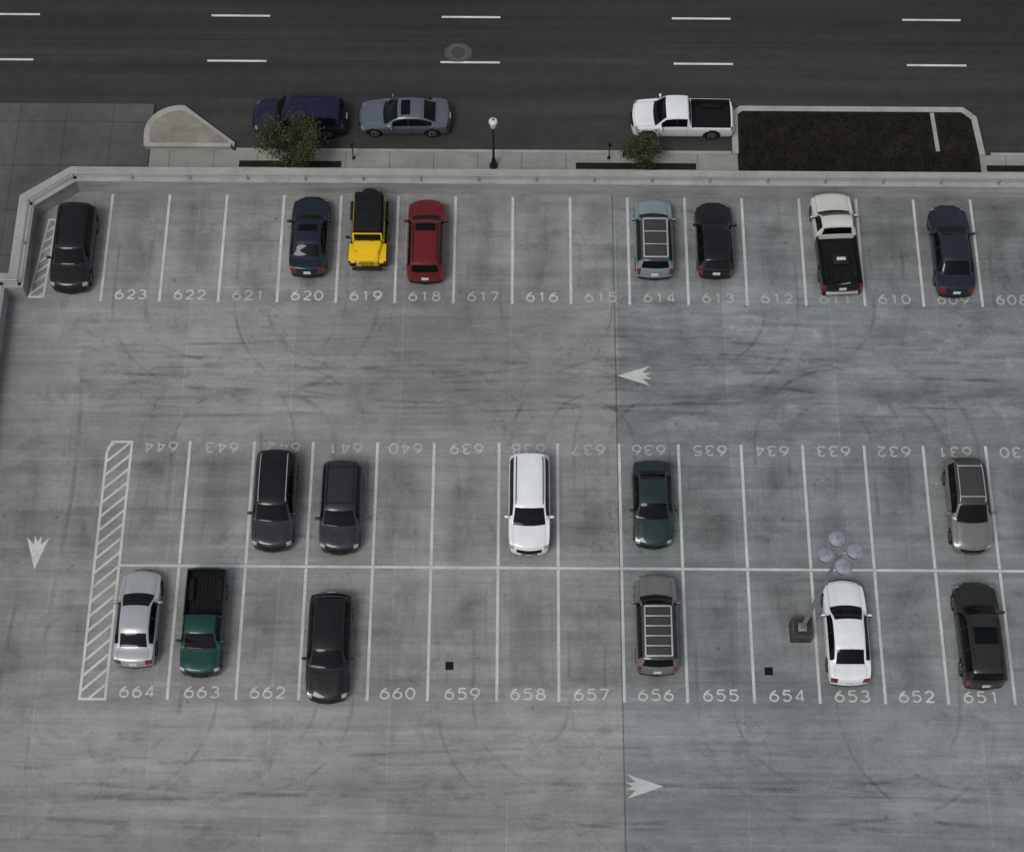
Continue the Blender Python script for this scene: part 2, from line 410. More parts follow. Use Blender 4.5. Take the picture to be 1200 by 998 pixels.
for i in range(45):
    x=-17.2+i*2.2
    rect(bm,x-.012,45.4,x+.012,48.28,-1.856,1)
rect(bm,-14,47.15,90,47.175,-1.853,1)
obj("slab",bm,[M['walk'],M['plaza']],sw,'raw')
bm=bmesh.new(); prism(bm,[(-13.9,48.30),(10.9,48.30),(10.9,48.46),(-13.9,48.46)],-2.05,-1.85); prism(bm,[(23.9,48.30),(90,48.30),(90,48.46),(23.9,48.46)],-2.05,-1.85); obj("kerb",bm,[M['kerb']],sw,'raw')
bm=bmesh.new()
for a,b in ((-13.7,-8.6),(3.1,9.1),(23.6,27)): rect(bm,a,47.35,b,47.72,-1.85,0)
obj("tree_pit_soil",bm,[M['lawn']],sw,'raw')
pts=[(-18.55,48.55)]+[(-16.85+1.75*math.cos(math.radians(a)),49.35+1.62*math.sin(math.radians(a))) for a in range(185,75,-10)]+[(-14.0,48.75),(-14.0,48.55)]
bm=bmesh.new(); prism(bm,pts,-2.05,-1.80,0)
c=Vector((-16.5,49.3)); inn=[(c.x+(x-c.x)*.86,c.y+(y-c.y)*.80) for x,y in pts]
prism(bm,inn,-1.9,-1.785,1)
rbox(bm,(-16.3,48.50,-1.78),(4.3,.22,.30),0,.02)
obj("corner_traffic_island",bm,[M['kerb'],M['paver']],smooth='raw')
isl=empty("grass_island")
bm=bmesh.new()
def kerbpath(p,w,z0,z1):
    L=off(p,w/2,1);R=off(p,w/2,-1)
    for i in range(len(p)-1):
        prism(bm,[L[i],L[i+1],R[i+1],R[i]],z0,z1,0)
kerbpath([(11.1,48.3),(11.15,50.7),(11.5,51.0),(22.7,51.0),(23.25,50.5),(23.45,48.3)],.30,-2.05,-1.80)
kerbpath([(21.15,50.8),(21.25,48.5)],.20,-2.05,-1.805)
obj("kerb_edge",bm,[M['kerb']],isl,'raw')
bm=bmesh.new(); prism(bm,[(11.2,46.0),(23.3,46.0),(23.3,48.3),(23.1,50.5),(22.7,50.88),(11.5,50.88),(11.2,50.6)],-2.0,-1.83,0)
for i in range(9000):
    x=random.uniform(11.4,23.1);y=random.uniform(46.2,50.75)
    if 21.0<x<21.4 and y>48.3: continue
    h=random.uniform(.05,.14);a=random.random()*6.28;w=.03; dx,dy=math.cos(a)*w,math.sin(a)*w
    f=bm.faces.new([bm.verts.new((x-dx,y-dy,-1.83)),bm.verts.new((x+dx,y+dy,-1.83)),bm.verts.new((x+random.uniform(-.05,.05),y+random.uniform(-.05,.05),-1.83+h))]); f.material_index=0
obj("grass",bm,[M['lawn']],isl,'raw')
bm=bmesh.new()
prism(bm,[( -2.9+.75*math.cos(a*math.pi/4+.39),54.45+.62*math.sin(a*math.pi/4+.39)) for a in range(8)],None,-1.993,0)
t=[( -2.9+.42*math.cos(a*math.pi/12),54.45+.42*math.sin(a*math.pi/12)) for a in range(24)]
prism(bm,t,None,-1.988,1); ribbon(bm,t,.05,-1.982,True,2)
obj("manhole_cover",bm,[noisy("asphalt_patch",(.075,.075,.078),.9,.3,(2,2,2)),noisy("cast_iron",(.05,.05,.05),.6,.2,(6,6,6)),noisy("worn_ring",(.12,.12,.12),.6,.2,(6,6,6))],smooth='raw')

# ------------------------------------------------------------------ cars
def pchip(keys):
    xs=[k[0] for k in keys]; ys=[k[1] for k in keys]; n=len(xs)
    h=[xs[i+1]-xs[i] for i in range(n-1)]; d=[(ys[i+1]-ys[i])/h[i] for i in range(n-1)]
    m=[0]*n; m[0]=d[0]; m[-1]=d[-1]
    for i in range(1,n-1):
        if d[i-1]*d[i]<=0: m[i]=0
        else:
            w1=2*h[i]+h[i-1];w2=h[i]+2*h[i-1]; m[i]=(w1+w2)/(w1/d[i-1]+w2/d[i])
    def f(t):
        t=min(max(t,xs[0]),xs[-1]); i=0
        while i<n-2 and t>xs[i+1]: i+=1
        s=(t-xs[i])/h[i]; a=2*s**3-3*s*s+1;b=s**3-2*s*s+s;c=-2*s**3+3*s*s;e=s**3-s*s
        return a*ys[i]+b*h[i]*m[i]+c*ys[i+1]+e*h[i]*m[i+1]
    return f
K={}
K['sedan']=dict(H=1.42,ws=(.285,.432),rg=(.715,.835),sg=(.36,.80),bp=(.545,),hood=.035,trunk=True,wh=(.185,.80),
 p=[(0,.34,.32,.72,.76),(.006,.52,.48,.76,.83),(.02,.64,.60,.80,.89),(.05,.71,.67,.80,.94),(.12,.79,.75,.80,.98),(.22,.88,.84,.80,1),(.285,.94,.90,.80,1),
 (.40,1.30,.92,.70,1),(.44,1.37,.93,.67,1),(.55,1.42,.94,.66,1),(.66,1.40,.95,.655,1),(.715,1.33,.96,.66,1),(.83,1.04,.97,.71,.99),(.86,1.0,.965,.77,.985),(.94,.97,.93,.78,.95),(.975,.92,.88,.78,.91),(.992,.60,.57,.76,.86),(1,.34,.32,.72,.80)])
K['wagon']=dict(H=1.50,ws=(.28,.42),rg=(.89,.955),sg=(.35,.88),bp=(.53,.71),hood=.035,trunk=False,wh=(.185,.80),
 p=[(0,.34,.32,.72,.76),(.006,.54,.50,.76,.83),(.02,.68,.64,.80,.89),(.05,.75,.71,.80,.94),(.12,.83,.79,.80,.98),(.22,.92,.88,.80,1),(.28,.97,.93,.80,1),
 (.39,1.34,.95,.70,1),(.43,1.43,.96,.68,1),(.55,1.50,.97,.67,1),(.75,1.48,.99,.66,1),(.885,1.40,1.0,.64,.975),(.95,1.05,1.0,.72,.95),(.975,.95,.9,.78,.92),(.992,.60,.57,.76,.87),(1,.34,.32,.72,.80)])
K['suv']=dict(H=1.72,ws=(.25,.372),rg=(.925,.967),sg=(.31,.90),bp=(.48,.69),hood=.03,trunk=False,wh=(.18,.80),
 p=[(0,.36,.34,.78,.80),(.006,.60,.56,.80,.87),(.018,.82,.77,.82,.92),(.05,.92,.88,.82,.96),(.12,.98,.94,.82,.99),(.245,1.07,1.03,.82,1),
 (.34,1.48,1.05,.75,1),(.38,1.62,1.06,.73,1),(.45,1.69,1.07,.72,1),(.6,1.72,1.08,.72,1),(.85,1.68,1.10,.71,.99),(.925,1.61,1.11,.70,.975),(.965,1.20,1.08,.77,.955),(.982,1.05,1.0,.80,.94),(.993,.65,.6,.80,.90),(1,.38,.36,.78,.84)])
K['pickup']=dict(H=1.65,ws=(.225,.33),rg=(.512,.533),sg=(.275,.50),bp=(.42,),hood=.03,trunk=False,wh=(.17,.79),
 p=[(0,.40,.37,.80,.83),(.005,.62,.58,.82,.89),(.015,.84,.8,.84,.94),(.05,.92,.88,.84,.97),(.21,1.02,.98,.84,1),(.225,1.04,1.0,.83,1),(.31,1.50,1.02,.74,1),(.335,1.59,1.02,.73,1),(.42,1.65,1.03,.72,1),(.50,1.62,1.03,.71,1),
 (.513,1.50,1.03,.72,1),(.535,1.06,1.03,.80,1),(.542,1.03,1.02,.86,1),(.546,.60,1.02,.86,1),(.965,.60,1.0,.86,.99),(.969,1.0,1.0,.86,.985),(.985,1.0,.99,.86,.98),(.990,.70,.68,.86,.96),(1,.45,.42,.84,.93)])
ROOF=[0,.2,.4,.6,.75,.86,.925,.94,1.0]; SIDE=[.12,.5,.88,1.0]
LOW=[(.06,.985),(.16,1.0),(.32,1.0),(.46,.998),(.60,.995),(.74,.985),(.88,.97),(.97,.94),(1.0,.88)]
def build_car(name,x,y0,y1,nose,kind,col,W=1.8,H=None,rot=0.0,sunroof=None,rails=False,bars=0,cladding=False,roofmat=None,dcab=0.0,bedcol=None,plate=True,z=0.0,axis='y',rack=0,grille=2,cargo=False):
    k=K[kind]; L=abs(y1-y0); mid=(y0+y1)/2
    if axis=='y': e=empty(name,(x,mid,z),(0 if nose=='far' else math.pi)+rot)
    else: e=empty(name,(mid,x,z),(math.pi/2 if nose=='left' else -math.pi/2)+rot)
    H=H or k['H']; hs=H/k['H']
    def rm(t):
        if not dcab or t<=.335: return t
        a,b=.335,.546; b2=b+dcab
        if t<=b: return a+(t-a)*(b2-a)/(b-a)
        if t<=.965: return b2+(t-b)*(.965-b2)/(.965-b)
        return t
    P=[(rm(p[0]),)+p[1:] for p in k['p']]
    fz=pchip([(p[0],p[1]*hs if p[1]>.5 else p[1]) for p in P]); fb=pchip([(p[0],p[2]*hs if p[2]>.5 else p[2]) for p in P]); fr=pchip([(p[0],p[3]) for p in P]); fw=pchip([(p[0],p[4]) for p in P])
    bow=pchip([(0,.26),(.03,.22),(.28,.15),(.42,.08),(.55,.02),(.8,-.02),(.93,-.08),(1,-.16)]) if kind!='pickup' else pchip([(0,.20),(.03,.16),(.23,.12),(.33,.06),(.45,0),(.9,0),(1,-.05)])
    ws=(rm(k['ws'][0]),rm(k['ws'][1])); rg=(rm(k['rg'][0]),rm(k['rg'][1])); sg=(rm(k['sg'][0]),rm(k['sg'][1]))
    g=.006/L
    ts=set(np.linspace(0,1,int(L/.045)).tolist())
    keys=[0,.002,.004,.008,.012,.016,.025]+[ws[0]-.055/L,ws[0],ws[1],rg[0],rg[1],sg[0],sg[1],.972,.98,.986,.993,.997]
    gaps=[k['hood']]
    doors=[ws[0]+.03,(sg[0]+sg[1])/2 if kind=='sedan' else .50,sg[1]-.02]
    if kind=='pickup': doors=[ws[0]+.02,rg[0]-.01]
    for q in gaps+doors: keys+=[q-g,q+g]
    if k['trunk']: keys+=[rg[1]+.012-g,rg[1]+.012+g]
    for q in k['bp']: keys+=[rm(q)-.035/L,rm(q)+.035/L]
    if sunroof: keys+=list(sunroof)
    if kind=='pickup': keys+=[rm(.5445),rm(.546),.965,.969]
    keys=sorted(keys)
    ts=[t for t in ts if all(abs(t-q)>.012/L for q in keys)]
    ts=sorted(set(ts+keys))
    ts=[t for i,t in enumerate(ts) if i==0 or t-ts[i-1]>1e-5]
    W2=W/2
    R=.335 if kind in('sedan','wagon') else .37
    arch=W2-.26 if kind!='pickup' else W2-.12
    bm=bmesh.new(); rings=[]
    def surf(t,fx):
        zc=fz(t);hw=W2*fw(t);wr=min(W2*fr(t),hw*.95); cab=max(0,min(1,(zc-fb(t))/.35)); cr=.03+.035*cab
        return wr*fx, L/2-t*L-bow(t)*(wr*fx/W2)**2, zc-cr*abs(fx)**2.6
    for t in ts:
        zc=fz(t);zb=fb(t);hw=W2*fw(t);wb=hw*.965; wr=min(W2*fr(t),hw*.95)
        bed=kind=='pickup' and rm(.5445)<t<.967
        cab=max(0,min(1,(zc-zb)/.35)); cr=.03+.035*cab
        if bed: cr=0
        z0=.24 if .03<t<.97 else .28
        z0=min(z0,zb-.03)
        hd=max(0,min(1,(t-.04)/.05))*max(0,min(1,(ws[0]-.01-t)/.04))*.016
        pts=[(wr*f,zc-cr*f**2.6+(hd if f in(.6,.75) else 0)) for f in ROOF]
        zr=zc-cr
        for f in SIDE:
            bul=.018*cab*math.sin(math.pi*f)
            if bed: pts.append((wr+(wb-wr)*((f-.5)*1.6 if f>.5 else .02),zr+(zb-zr)*min(1,f/.88)))
            else: pts.append((wr+(wb-wr)*f**(.85)+bul,zr+(zb-zr)*f))
        for f,s in LOW: pts.append((hw*s,zb-(zb-z0)*f))
        pts.append((0,z0))
        ring=[]
        y=L/2-t*L
        for i,(px,pz) in enumerate(pts):
            yy=y-bow(t)*(px/W2)**2
            if i>=13:
                for w in k['wh']:
                    yw=L/2-w*L
                    if math.hypot(yy-yw,pz-R)<R+.07 and i<len(pts)-1: px=min(px,arch)
            ring.append((px,yy,pz))
        rv=[bm.verts.new(p) for p in ring]
        lv=[rv[0]]+[bm.verts.new((-p[0],p[1],p[2])) for p in ring[1:-1]]+[rv[-1]]
        rings.append((t,rv,lv))
    nseg=len(rings[0][1])-1
    for a in range(len(rings)-1):
        t0,ra,la=rings[a];t1,rb,lb=rings[a+1]; t=(t0+t1)/2
        narrow=(t1-t0)<2.2*g
        for i in range(nseg):
            mi=0
            if i<=8 and ws[1]<t<rg[0] and roofmat is not None: mi=6
            if ws[0]<t<ws[1] and i<=6: mi=1
            if ws[0]-.055/L<t<ws[0] and i<=6: mi=2
            if rg[0]<t<rg[1] and i<=6: mi=1
            if sg[0]<t<sg[1] and i in(9,10):
                mi=1
                for q in k['bp']:
                    if abs(t-rm(q))<.035/L: mi=2
            if k['hood']<t<ws[0]-.055/L and i==6: mi=3
            if k['trunk'] and rg[1]+.012<t<.975 and i==6: mi=3
            if narrow:
                if abs(t-k['hood'])<g and i<=6: mi=3
                if k['trunk'] and abs(t-rg[1]-.012)<g and i<=6: mi=3
                if any(abs(t-q)<g for q in doors) and 11<=i<=18: mi=3
            if sunroof and sunroof[0]<t<sunroof[1] and i<4: mi=1
            if t<.016 and t>.004 and i<=3: mi=2
            if .012<t<.042 and 5<=i<=13: mi=4
            if t>.972 and t<.993 and (7 if kind!='sedan' else 4)<=i<=13: mi=5
            if t>.995 : mi=2
            if cladding and i>=18: mi=2
            if i>=20: mi=2
            if kind=='pickup':
                if rm(.5445)<t<.968 and i<=10: mi=6
                elif t>rm(.546) and t<.972 and bedcol is not None: mi=7
                if bedcol is not None and t>=.968 and mi==0: mi=7
            for (A,B) in ((ra,rb),(la,lb)):
                q2=[]
                for v in (A[i],A[i+1],B[i+1],B[i]):
                    if v not in q2: q2.append(v)
                try: f=bm.faces.new(q2)
                except Exception: continue
                f.material_index=mi
    for f in bm.faces:
        if f.material_index in(0,7):
            c=f.calc_center_median()
            for w in k['wh']:
                if abs(c.x)>.4 and math.hypot(c.y-(L/2-w*L),c.z-R)<R+.06 and c.z<R*2+.1 and abs(c.x)<W2-.03: f.material_index=2
    for r in (rings[0],rings[-1]):
        vs=r[1]+r[2][1:-1][::-1]
        try: f=bm.faces.new(vs); f.material_index=2
        except Exception: pass
    obj("body",bm,[col,M['glass'],M['black'],M['gap'],M['lamp'],M['tail'],roofmat or M['bed'],bedcol or M['chrome']],e,32)
    bm=bmesh.new()
    for w in k['wh']:
        for sx in (-1,1):
            yw=L/2-w*L; xo=sx*(W2-.025); xi=sx*(arch+.01)
            cyl(bm,(xi,yw,R),(xo-sx*.03,yw,R),R,R,0,28); cyl(bm,(xo-sx*.03,yw,R),(xo,yw,R),R,R-.03,0,28)
            cyl(bm,(xo-sx*.02,yw,R),(xo+sx*.004,yw,R),R*.66,R*.60,1,20)
            for a in range(5):
                an=a*2*math.pi/5; rbox(bm,(xo+sx*.006,yw+math.cos(an)*R*.33,R+math.sin(an)*R*.33),(.012,.05,R*.5),2,rot=(-an+math.pi/2,0,0))
    obj("wheels",bm,[M['tire'],M['rim'],M['gap']],e,40)
    bm=bmesh.new()
    tm=sg[0]-.005
    zb=fb(tm)
    for sx in(-1,1):
        cx=sx*(W2+.07); cy=L/2-tm*L-.10
        ell(bm,(cx,cy,zb+.09),(.12,.065,.075),0); rbox(bm,(sx*(W2-.02),cy,zb+.04),(.14,.05,.04),2,.01)
        rbox(bm,(cx,cy-.055,zb+.09),(.17,.02,.10),1,.008)
        for q in (doors[1],doors[-1]):
            rbox(bm,(sx*(W2*.985),L/2-q*L+.14,zb-.12*hs),(.03,.16,.03),0,.008)
        a=surf(ws[0]+.004,.72 if sx>0 else -.05); b=surf(ws[0]+(ws[1]-ws[0])*.33,.12 if sx>0 else -.62)
        p=Vector(a)+Vector((0,0,.015)); q=Vector(b)+Vector((0,0,.015)); cyl(bm,p,q,.008,.006,2,6)
    if kind=='pickup':
        rbox(bm,(0,-L/2+.02,.52),(1.5,.14,.16),5,.03)
        yw=L/2-k['wh'][1]*L
        for sx in(-1,1): rbox(bm,(sx*(W2*.86-.13),yw,.70),(.24,1.0,.20),6,.03)
        for i in range(7): rbox(bm,(-.45+.15*i,L/2-(rm(.55)+.962)/2*L,.607*1.0),(.05,(.955-rm(.555))*L,.016),6)
        if cargo:
            rbox(bm,(.10,yw+.55,.72),(.75,.55,.22),2,.03); rbox(bm,(.12,yw+.55,.84),(.42,.16,.02),3,.004); rbox(bm,(-.15,yw-.35,.68),(.35,.45,.14),6,.03)
            cyl(bm,(-.5,yw-.8,.64),(.45,yw-.65,.64),.03,.03,5,8)
    if plate:
        zz=.72*hs if kind=='sedan' else .80*hs
        for i in range(40):
            tt=.97+.03*i/40
            if fz(tt)<zz+.02: break
        rbox(bm,(0,L/2-tt*L-.02,zz-.02),(.34,.03,.16),3,.005,rot=(math.radians(-12),0,0))
    for j in range(3):
        for i in range(60):
            tt=.0+.03*i/60
            if fz(tt)>(.44+.09*j)*hs: break
        rbox(bm,(0,L/2-tt*L+.002,(.43+.09*j)*hs),(W2*.80,.025,.014),grille,.004)
    if rails:
        for sx in(-1,1):
            pts=[]
            for i in range(13):
                t=ws[1]+.03+(rg[0]-ws[1]-.06)*i/12; s=surf(t,.90); pts.append(Vector((sx*s[0],s[1],s[2]+(.07 if 0<i<12 else 0))))
            for i in range(12): cyl(bm,pts[i],pts[i+1],.02,.02,5 if rails=='chrome' else 2,8)
    if bars:
        for i in range(bars):
            t=ws[1]+.07+(rg[0]-ws[1]-.14)*(i/(max(1,bars-1))); s=surf(t,.90); rbox(bm,(0,s[1],surf(t,0)[2]+.075),(2*s[0],.05,.025),5 if rails=='chrome' else 2,.008)
    if rack:
        ta,tb=ws[1]+.035,rg[0]-.03; sa=surf((ta+tb)/2,.86); zt=fz(.6)+.07
        ya,yb=L/2-ta*L,L/2-tb*L
        for sx in(-1,1): rbox(bm,(sx*sa[0],(ya+yb)/2,zt),(.07,ya-yb,.05),5,.015)
        for i in range(rack): rbox(bm,(0,ya+(yb-ya)*i/(rack-1),zt-.004),(2*sa[0],.07 if i in(0,rack-1) else .045,.045),5,.012)
    s=surf(rg[0]-.02,0)
    if kind!='pickup': cyl(bm,s,(s[0],s[1]-.12,s[2]+.10),.008,.004,2,6)
    obj("trim",bm,[col,M['glass'],M['black'],M['plate'],M['lamp'],M['chrome'],M['bed']],e,40)
    return e

C={n:paint(n,c,m,r) for n,c,m,r in (
 ('black',(.005,.005,.006),0,.3),('midnight_blue',(.008,.014,.026),.2,.3),('red',(.13,.008,.011),.1,.32),('light_silver',(.23,.28,.285),.3,.35),
 ('navy',(.014,.020,.030),.2,.3),('cream',(.52,.51,.46),0,.35),('charcoal',(.026,.028,.034),.3,.33),('white',(.70,.71,.72),0,.35),('dark_green',(.018,.034,.032),.3,.33),
 ('silver',(.38,.39,.40),.3,.35),('truck_green',(.006,.044,.036),.2,.33),('grey',(.17,.165,.155),.3,.35),('olive',(.024,.025,.020),.3,.33),('yellow',(.76,.48,.008),0,.35),('street_blue',(.007,.011,.034),.2,.3),('steel',(.12,.14,.165),.4,.33),('roof_dark',(.05,.05,.05),.2,.4))}

build_car("parked_suv",-20.65,38.9,43.45,'near','suv',C['black'],W=1.86,H=1.72,rails=True)
build_car("parked_sedan",-9.62,39.85,44.15,'far','sedan',C['midnight_blue'],W=1.76,sunroof=(.47,.56))
build_car("parked_suv",-4.1,39.55,43.95,'far','suv',C['red'],W=1.76,H=1.66,rails=True,sunroof=(.42,.52))
build_car("parked_suv",6.62,39.85,44.05,'far','suv',C['light_silver'],W=1.78,H=1.66,roofmat=C['roof_dark'],rack=4)
build_car("parked_hatchback",9.5,39.9,43.95,'far','wagon',C['black'],W=1.72,H=1.46)
build_car("pickup_truck",15.2,39.1,44.4,'far','pickup',C['cream'],W=1.92,H=1.75,rot=math.radians(3),dcab=-.07,bedcol=C['black'],cargo=True)
build_car("parked_sedan",20.65,39.0,43.9,'far','sedan',C['navy'],W=1.82,H=1.44)
build_car("parked_suv",-10.42,26.15,30.85,'near','suv',C['charcoal'],W=1.84,H=1.66,roofmat=C['black'],rails='chrome')
build_car("parked_suv",-7.48,26.05,30.35,'near','suv',C['charcoal'],W=1.80,H=1.62,rails=True,bars=2)
build_car("parked_suv",.78,26.05,30.75,'near','suv',C['white'],W=1.82,H=1.74,rails=True)
build_car("parked_sedan",6.2,26.4,30.5,'near','sedan',C['dark_green'],W=1.74,H=1.42)
build_car("parked_station_wagon",20.1,26.25,30.75,'near','wagon',C['grey'],W=1.82,H=1.58,rails='chrome',roofmat=C['roof_dark'],bars=2)
build_car("parked_sedan",-15.92,20.9,25.25,'far','sedan',C['silver'],W=1.76,H=1.42)
build_car("pickup_truck",-13.1,20.5,25.3,'near','pickup',C['truck_green'],W=1.74,H=1.58)
build_car("parked_station_wagon",-7.7,19.4,24.25,'near','wagon',C['black'],W=1.84,H=1.46)
build_car("parked_suv",6.2,20.7,25.15,'far','suv',C['grey'],W=1.80,H=1.72,roofmat=C['roof_dark'],rack=6,cladding=True)
build_car("parked_sedan",14.3,20.3,25.0,'far','sedan',C['white'],W=1.82,H=1.42)
build_car("parked_suv",19.95,20.2,24.9,'far','suv',C['olive'],W=1.84,H=1.68,rot=math.radians(1),roofmat=C['olive'],sunroof=(.50,.66),rails=True)
build_car("parked_suv",50.0,-13.15,-8.35,'left','suv',C['street_blue'],W=1.84,H=1.66,z=-2,axis='x',rails=True)
build_car("parked_sedan",50.1,-7.85,-3.15,'left','sedan',C['steel'],W=1.8,H=1.42,z=-2,axis='x',sunroof=(.47,.57))
build_car("pickup_truck",50.1,5.85,11.0,'left','pickup',C['white'],W=1.86,H=1.68,z=-2,axis='x',dcab=.05)

def offroader(x,y0,y1):
    e=empty("yellow_offroad_vehicle",(x,(y0+y1)/2,0),math.pi)
    L=y1-y0; F=L/2; bm=bmesh.new()
    rbox(bm,(0,-.62,.80),(1.50,2.35,.62),0,.05)
    rbox(bm,(0,F-1.02,.80),(1.10,1.45,.55),0,.05,top=(.98,1))
    t=bmesh.new()
    hv=[(-.70,.62),(.70,.62),(.50,F-.32),(-.50,F-.32)]
    vs=[t.verts.new((a,b,1.02)) for a,b in hv]; vt=[t.verts.new((a*.93,b,1.14 if b<1 else 1.09)) for a,b in hv]
    t.faces.new(vt); t.faces.new(vs[::-1])
    for i in range(4): t.faces.new((vs[i],vs[(i+1)%4],vt[(i+1)%4],vt[i]))
    bmesh.ops.bevel(t,geom=t.edges[:],offset=.035,segments=3,affect='EDGES'); app(bm,t,0)
    rbox(bm,(0,F-.30,.80),(1.04,.08,.55),0,.03)
    for i in range(7): rbox(bm,(-.27+.09*i,F-.255,.82),(.035,.02,.30),1,.004)
    for s in(-1,1):
        ell(bm,(s*.40,F-.25,.86),(.10,.04,.10),4)
        rbox(bm,(s*.70,F-.78,.92),(.36,.95,.06),0,.025); rbox(bm,(s*.72,F-.30,.86),(.32,.10,.12),0,.03)
        rbox(bm,(s*.82,F-.78,.88),(.16,1.08,.09),1,.035); rbox(bm,(s*.82,-F+.78,.90),(.18,1.02,.09),1,.035)
        rbox(bm,(s*.80,-.15,.40),(.10,1.1,.08),1,.02)
        for yw in (F-.78,-F+.78):
            cyl(bm,(s*.60,yw,.38),(s*.86,yw,.38),.38,.38,5,28); cyl(bm,(s*.84,yw,.38),(s*.875,yw,.38),.22,.20,6,20)
        rbox(bm,(s*.93,.50,1.22),(.20,.07,.16),1,.02); rbox(bm,(s*.80,.52,1.15),(.16,.03,.03),1)
        rbox(bm,(s*.53,F-.75,1.08),(.03,.10,.05),1,.005)
        rbox(bm,(s*.753,.30,.85),(.008,.012,.5),1); rbox(bm,(s*.753,-.55,.85),(.008,.012,.5),1)
        rbox(bm,(s*.66,-F+.18,.95),(.14,.04,.20),7,.01)
        rbox(bm,(s*.715,-.10,1.42),(.02,.82,.36),3,.01,top=(1,.9),rot=(0,-s*.12,0)); rbox(bm,(s*.715,-1.12,1.42),(.02,.95,.36),3,.01,rot=(0,-s*.12,0))
    rbox(bm,(0,F-.10,.58),(1.42,.14,.14),1,.03); rbox(bm,(0,F-.20,.50),(.6,.2,.12),1,.02)
    rbox(bm,(0,-F+.12,.55),(1.40,.12,.14),1,.03)
    rbox(bm,(0,.56,1.36),(1.38,.05,.50),0,.02,rot=(math.radians(14),0,0)); rbox(bm,(0,.585,1.37),(1.24,.05,.38),3,.01,rot=(math.radians(14),0,0))
    for s in (-.3,.3): rbox(bm,(s,.66,1.24),(.36,.012,.012),1,rot=(math.radians(14),math.radians(18),0))
    rbox(bm,(0,.63,1.12),(1.30,.14,.03),1,.01)
    rbox(bm,(0,-.62,1.40),(1.46,2.25,.74),2,.09,top=(.88,.94),shift=(0,.0),seg=3)
    for y in (-.05,-.75,-1.35): rbox(bm,(0,y,1.775),(1.16,.035,.02),2,.008)
    cyl(bm,(0,-F-.20,.98),(0,-F+.04,.98),.36,.36,5,28); cyl(bm,(0,-F-.215,.98),(0,-F-.19,.98),.2,.2,6,20)
    obj("body",bm,[C['yellow'],M['black'],M['cloth'],M['glass'],M['lamp'],M['tire'],M['rim'],M['tail']],e,35)
offroader(-6.82,40.1,43.95)

# ------------------------------------------------------------------ deck light pole
e=empty("parking_lot_light_pole",(12.42,22.75,0))
bm=bmesh.new(); brown=noisy("weathered_pedestal",(.060,.050,.045),.85,.3,(2,2,2)); dark=noisy("pedestal_face",(.03,.025,.022),.85,.3,(3,3,3))
rbox(bm,(0,0,.40),(.88,.88,.80),0,.03); rbox(bm,(0,0,.815),(.70,.70,.03),1,.01); rbox(bm,(0,0,.84),(.36,.36,.04),2,.01)
for s in(-1,1):
    for u in(-1,1): cyl(bm,(s*.13,u*.13,.85),(s*.13,u*.13,.93),.02,.02,2,6)
HP=9.8
cyl(bm,(0,0,.85),(0,0,HP),.10,.07,2,16)
cyl(bm,(0,0,HP-.05),(0,0,HP+.15),.12,.10,2,16)
for a in range(4):
    an=math.radians(8+90*a); dx,dy=math.cos(an),math.sin(an)
    cyl(bm,(0,0,HP),(dx*.5,dy*.5,HP+.12),.035,.03,2,8)
    cyl(bm,(dx*.56,dy*.56,HP+.05),(dx*.56,dy*.56,HP+.22),.30,.34,3,28); ell(bm,(dx*.56,dy*.56,HP+.22),(.34,.34,.13),4,24,10)
    cyl(bm,(dx*.56,dy*.56,HP+.3),(dx*.56,dy*.56,HP+.4),.05,.03,2,10)
obj("pole_and_luminaires",bm,[brown,dark,M['galv'],M['black'],noisy("luminaire_shell",(.21,.235,.27),.45,.3,(3,3,3),(9,9,9))],e,40)

e=empty("street_lamp",(-1.0,47.5,-1.86)); bm=bmesh.new()
cyl(bm,(0,0,0),(0,0,.12),.22,.20,0,16); cyl(bm,(0,0,.12),(0,0,.7),.15,.09,0,16); cyl(bm,(0,0,.7),(0,0,3.35),.065,.05,0,12); cyl(bm,(0,0,3.3),(0,0,3.42),.10,.14,0,16)
cyl(bm,(0,0,3.42),(0,0,3.85),.13,.21,1,16); ell(bm,(0,0,3.85),(.22,.22,.16),1); cyl(bm,(0,0,3.97),(0,0,4.10),.06,.02,0,10)
obj("lamp_post",bm,[M['iron'],plain("frosted_globe",(.58,.58,.56),.3)],e,40)
for (x,y) in((-8.0,47.9),(4.75,48.0)):
    e=empty("parking_meter",(x,y,-1.86)); bm=bmesh.new()
    cyl(bm,(0,0,0),(0,0,1.05),.03,.03,0,10); cyl(bm,(0,0,0),(0,0,.04),.09,.09,0,12); rbox(bm,(0,0,1.2),(.18,.12,.30),0,.04); ell(bm,(0,0,1.36),(.09,.06,.06),0); rbox(bm,(0,-.062,1.26),(.11,.01,.08),1,.003)
    obj("meter",bm,[M['iron'],M['glass']],e,40)

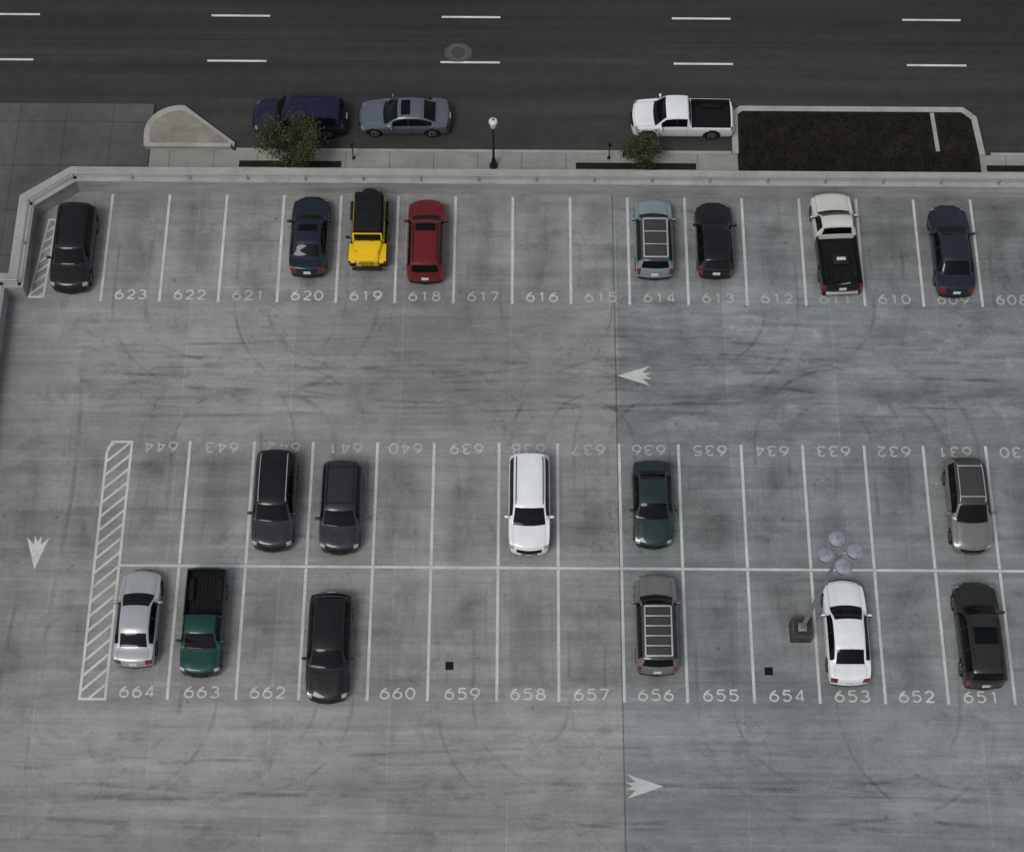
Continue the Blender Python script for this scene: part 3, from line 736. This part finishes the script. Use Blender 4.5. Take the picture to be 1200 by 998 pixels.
# ------------------------------------------------------------------ trees
def leafmat(name,c1,c2):
    N=NT(name,.7,spec=.3); N.color(N.mix(N.mr(N.noise((2,2,2),4),.35,.65,0,1),c1,c2)); return N.m
bark=noisy("bark",(.06,.045,.035),.9,.3,(5,5,5))
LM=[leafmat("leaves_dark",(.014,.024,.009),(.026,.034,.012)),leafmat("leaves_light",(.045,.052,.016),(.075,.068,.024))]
def tree(x,y,R,ch,n,seed):
    rd=random.Random(seed); e=empty("street_tree",(x,y,-1.86)); bm=bmesh.new()
    cyl(bm,(0,0,0),(.03,0,ch*.55),.09,.065,0,10); tips=[]
    for i in range(15):
        a=i*2.4+rd.random(); h0=ch*(.45+.3*rd.random()); p=Vector((.03,0,h0)); r=R*(.55+.5*rd.random())
        q=Vector((math.cos(a)*r*.5,math.sin(a)*r*.5,h0+.35*R)); s=Vector((math.cos(a)*r,math.sin(a)*r,h0+R*rd.uniform(.2,1.0)))
        cyl(bm,p,q,.035,.022,0,6); cyl(bm,q,s,.022,.008,0,6); tips+=[q,s,(q+s)/2]
        for j in range(2):
            b=a+rd.uniform(-1,1); u=q+Vector((math.cos(b),math.sin(b),rd.uniform(.2,1)))*R*.4; cyl(bm,q,u,.015,.006,0,5); tips.append(u)
    cyl(bm,(.03,0,ch*.55),(0,0,ch+R*.6),.06,.01,0,8); tips+=[Vector((0,0,ch+R*.5)),Vector((0,0,ch+R*.2))]
    for i in range(n):
        c=rd.choice(tips)+Vector([rd.gauss(0,R*.13) for _ in range(3)]); s=rd.uniform(.035,.075)
        rt=Euler((rd.uniform(-1,1),rd.uniform(-1,1),rd.uniform(0,6.28))).to_matrix()
        vs=[bm.verts.new(c+rt@Vector(p)) for p in((-s,0,0),(0,-s*.55,0),(s,0,0),(0,s*.55,0))]
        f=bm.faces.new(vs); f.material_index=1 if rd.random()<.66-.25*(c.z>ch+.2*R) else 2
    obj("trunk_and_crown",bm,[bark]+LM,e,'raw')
tree(-10.95,47.5,1.5,1.9,7000,3); tree(6.35,47.65,.95,1.3,3400,5)

# ------------------------------------------------------------------ light, world, camera
el_,az=math.radians(58),math.radians(215)
w=bpy.data.worlds.new("World"); scene.world=w; w.use_nodes=True; nt=w.node_tree
bg=nt.nodes["Background"]; sky=nt.nodes.new("ShaderNodeTexSky"); sky.sky_type='NISHITA'; sky.sun_disc=False
sky.sun_elevation=el_; sky.sun_rotation=az; sky.air_density=1.0; sky.dust_density=1.5
hsv=nt.nodes.new("ShaderNodeHueSaturation"); hsv.inputs["Saturation"].default_value=.34
nt.links.new(sky.outputs[0],hsv.inputs["Color"]); nt.links.new(hsv.outputs[0],bg.inputs[0]); bg.inputs[1].default_value=.12
sd=bpy.data.lights.new("sun","SUN"); sd.energy=1.45; sd.angle=math.radians(20); sd.color=(1,.97,.93)
so=bpy.data.objects.new("sun",sd); COL.objects.link(so)
d=Vector((math.sin(az)*math.cos(el_),math.cos(az)*math.cos(el_),math.sin(el_))); so.rotation_euler=d.to_track_quat('Z','Y').to_euler(); so.location=d*100
cam=bpy.data.cameras.new("camera"); co=bpy.data.objects.new("camera",cam); COL.objects.link(co)
cam.sensor_width=36; cam.sensor_fit='HORIZONTAL'; cam.lens=2031/1200*36; cam.clip_end=3000; cam.clip_start=1
co.matrix_world=Matrix.Translation((0,0,71.5))@Matrix.Rotation(math.radians(90-65.6),4,'X')@Matrix.Rotation(.0065,4,'Z')
scene.camera=co
scene.view_settings.view_transform='Standard'; scene.view_settings.look='None'; scene.view_settings.exposure=0; scene.view_settings.gamma=1
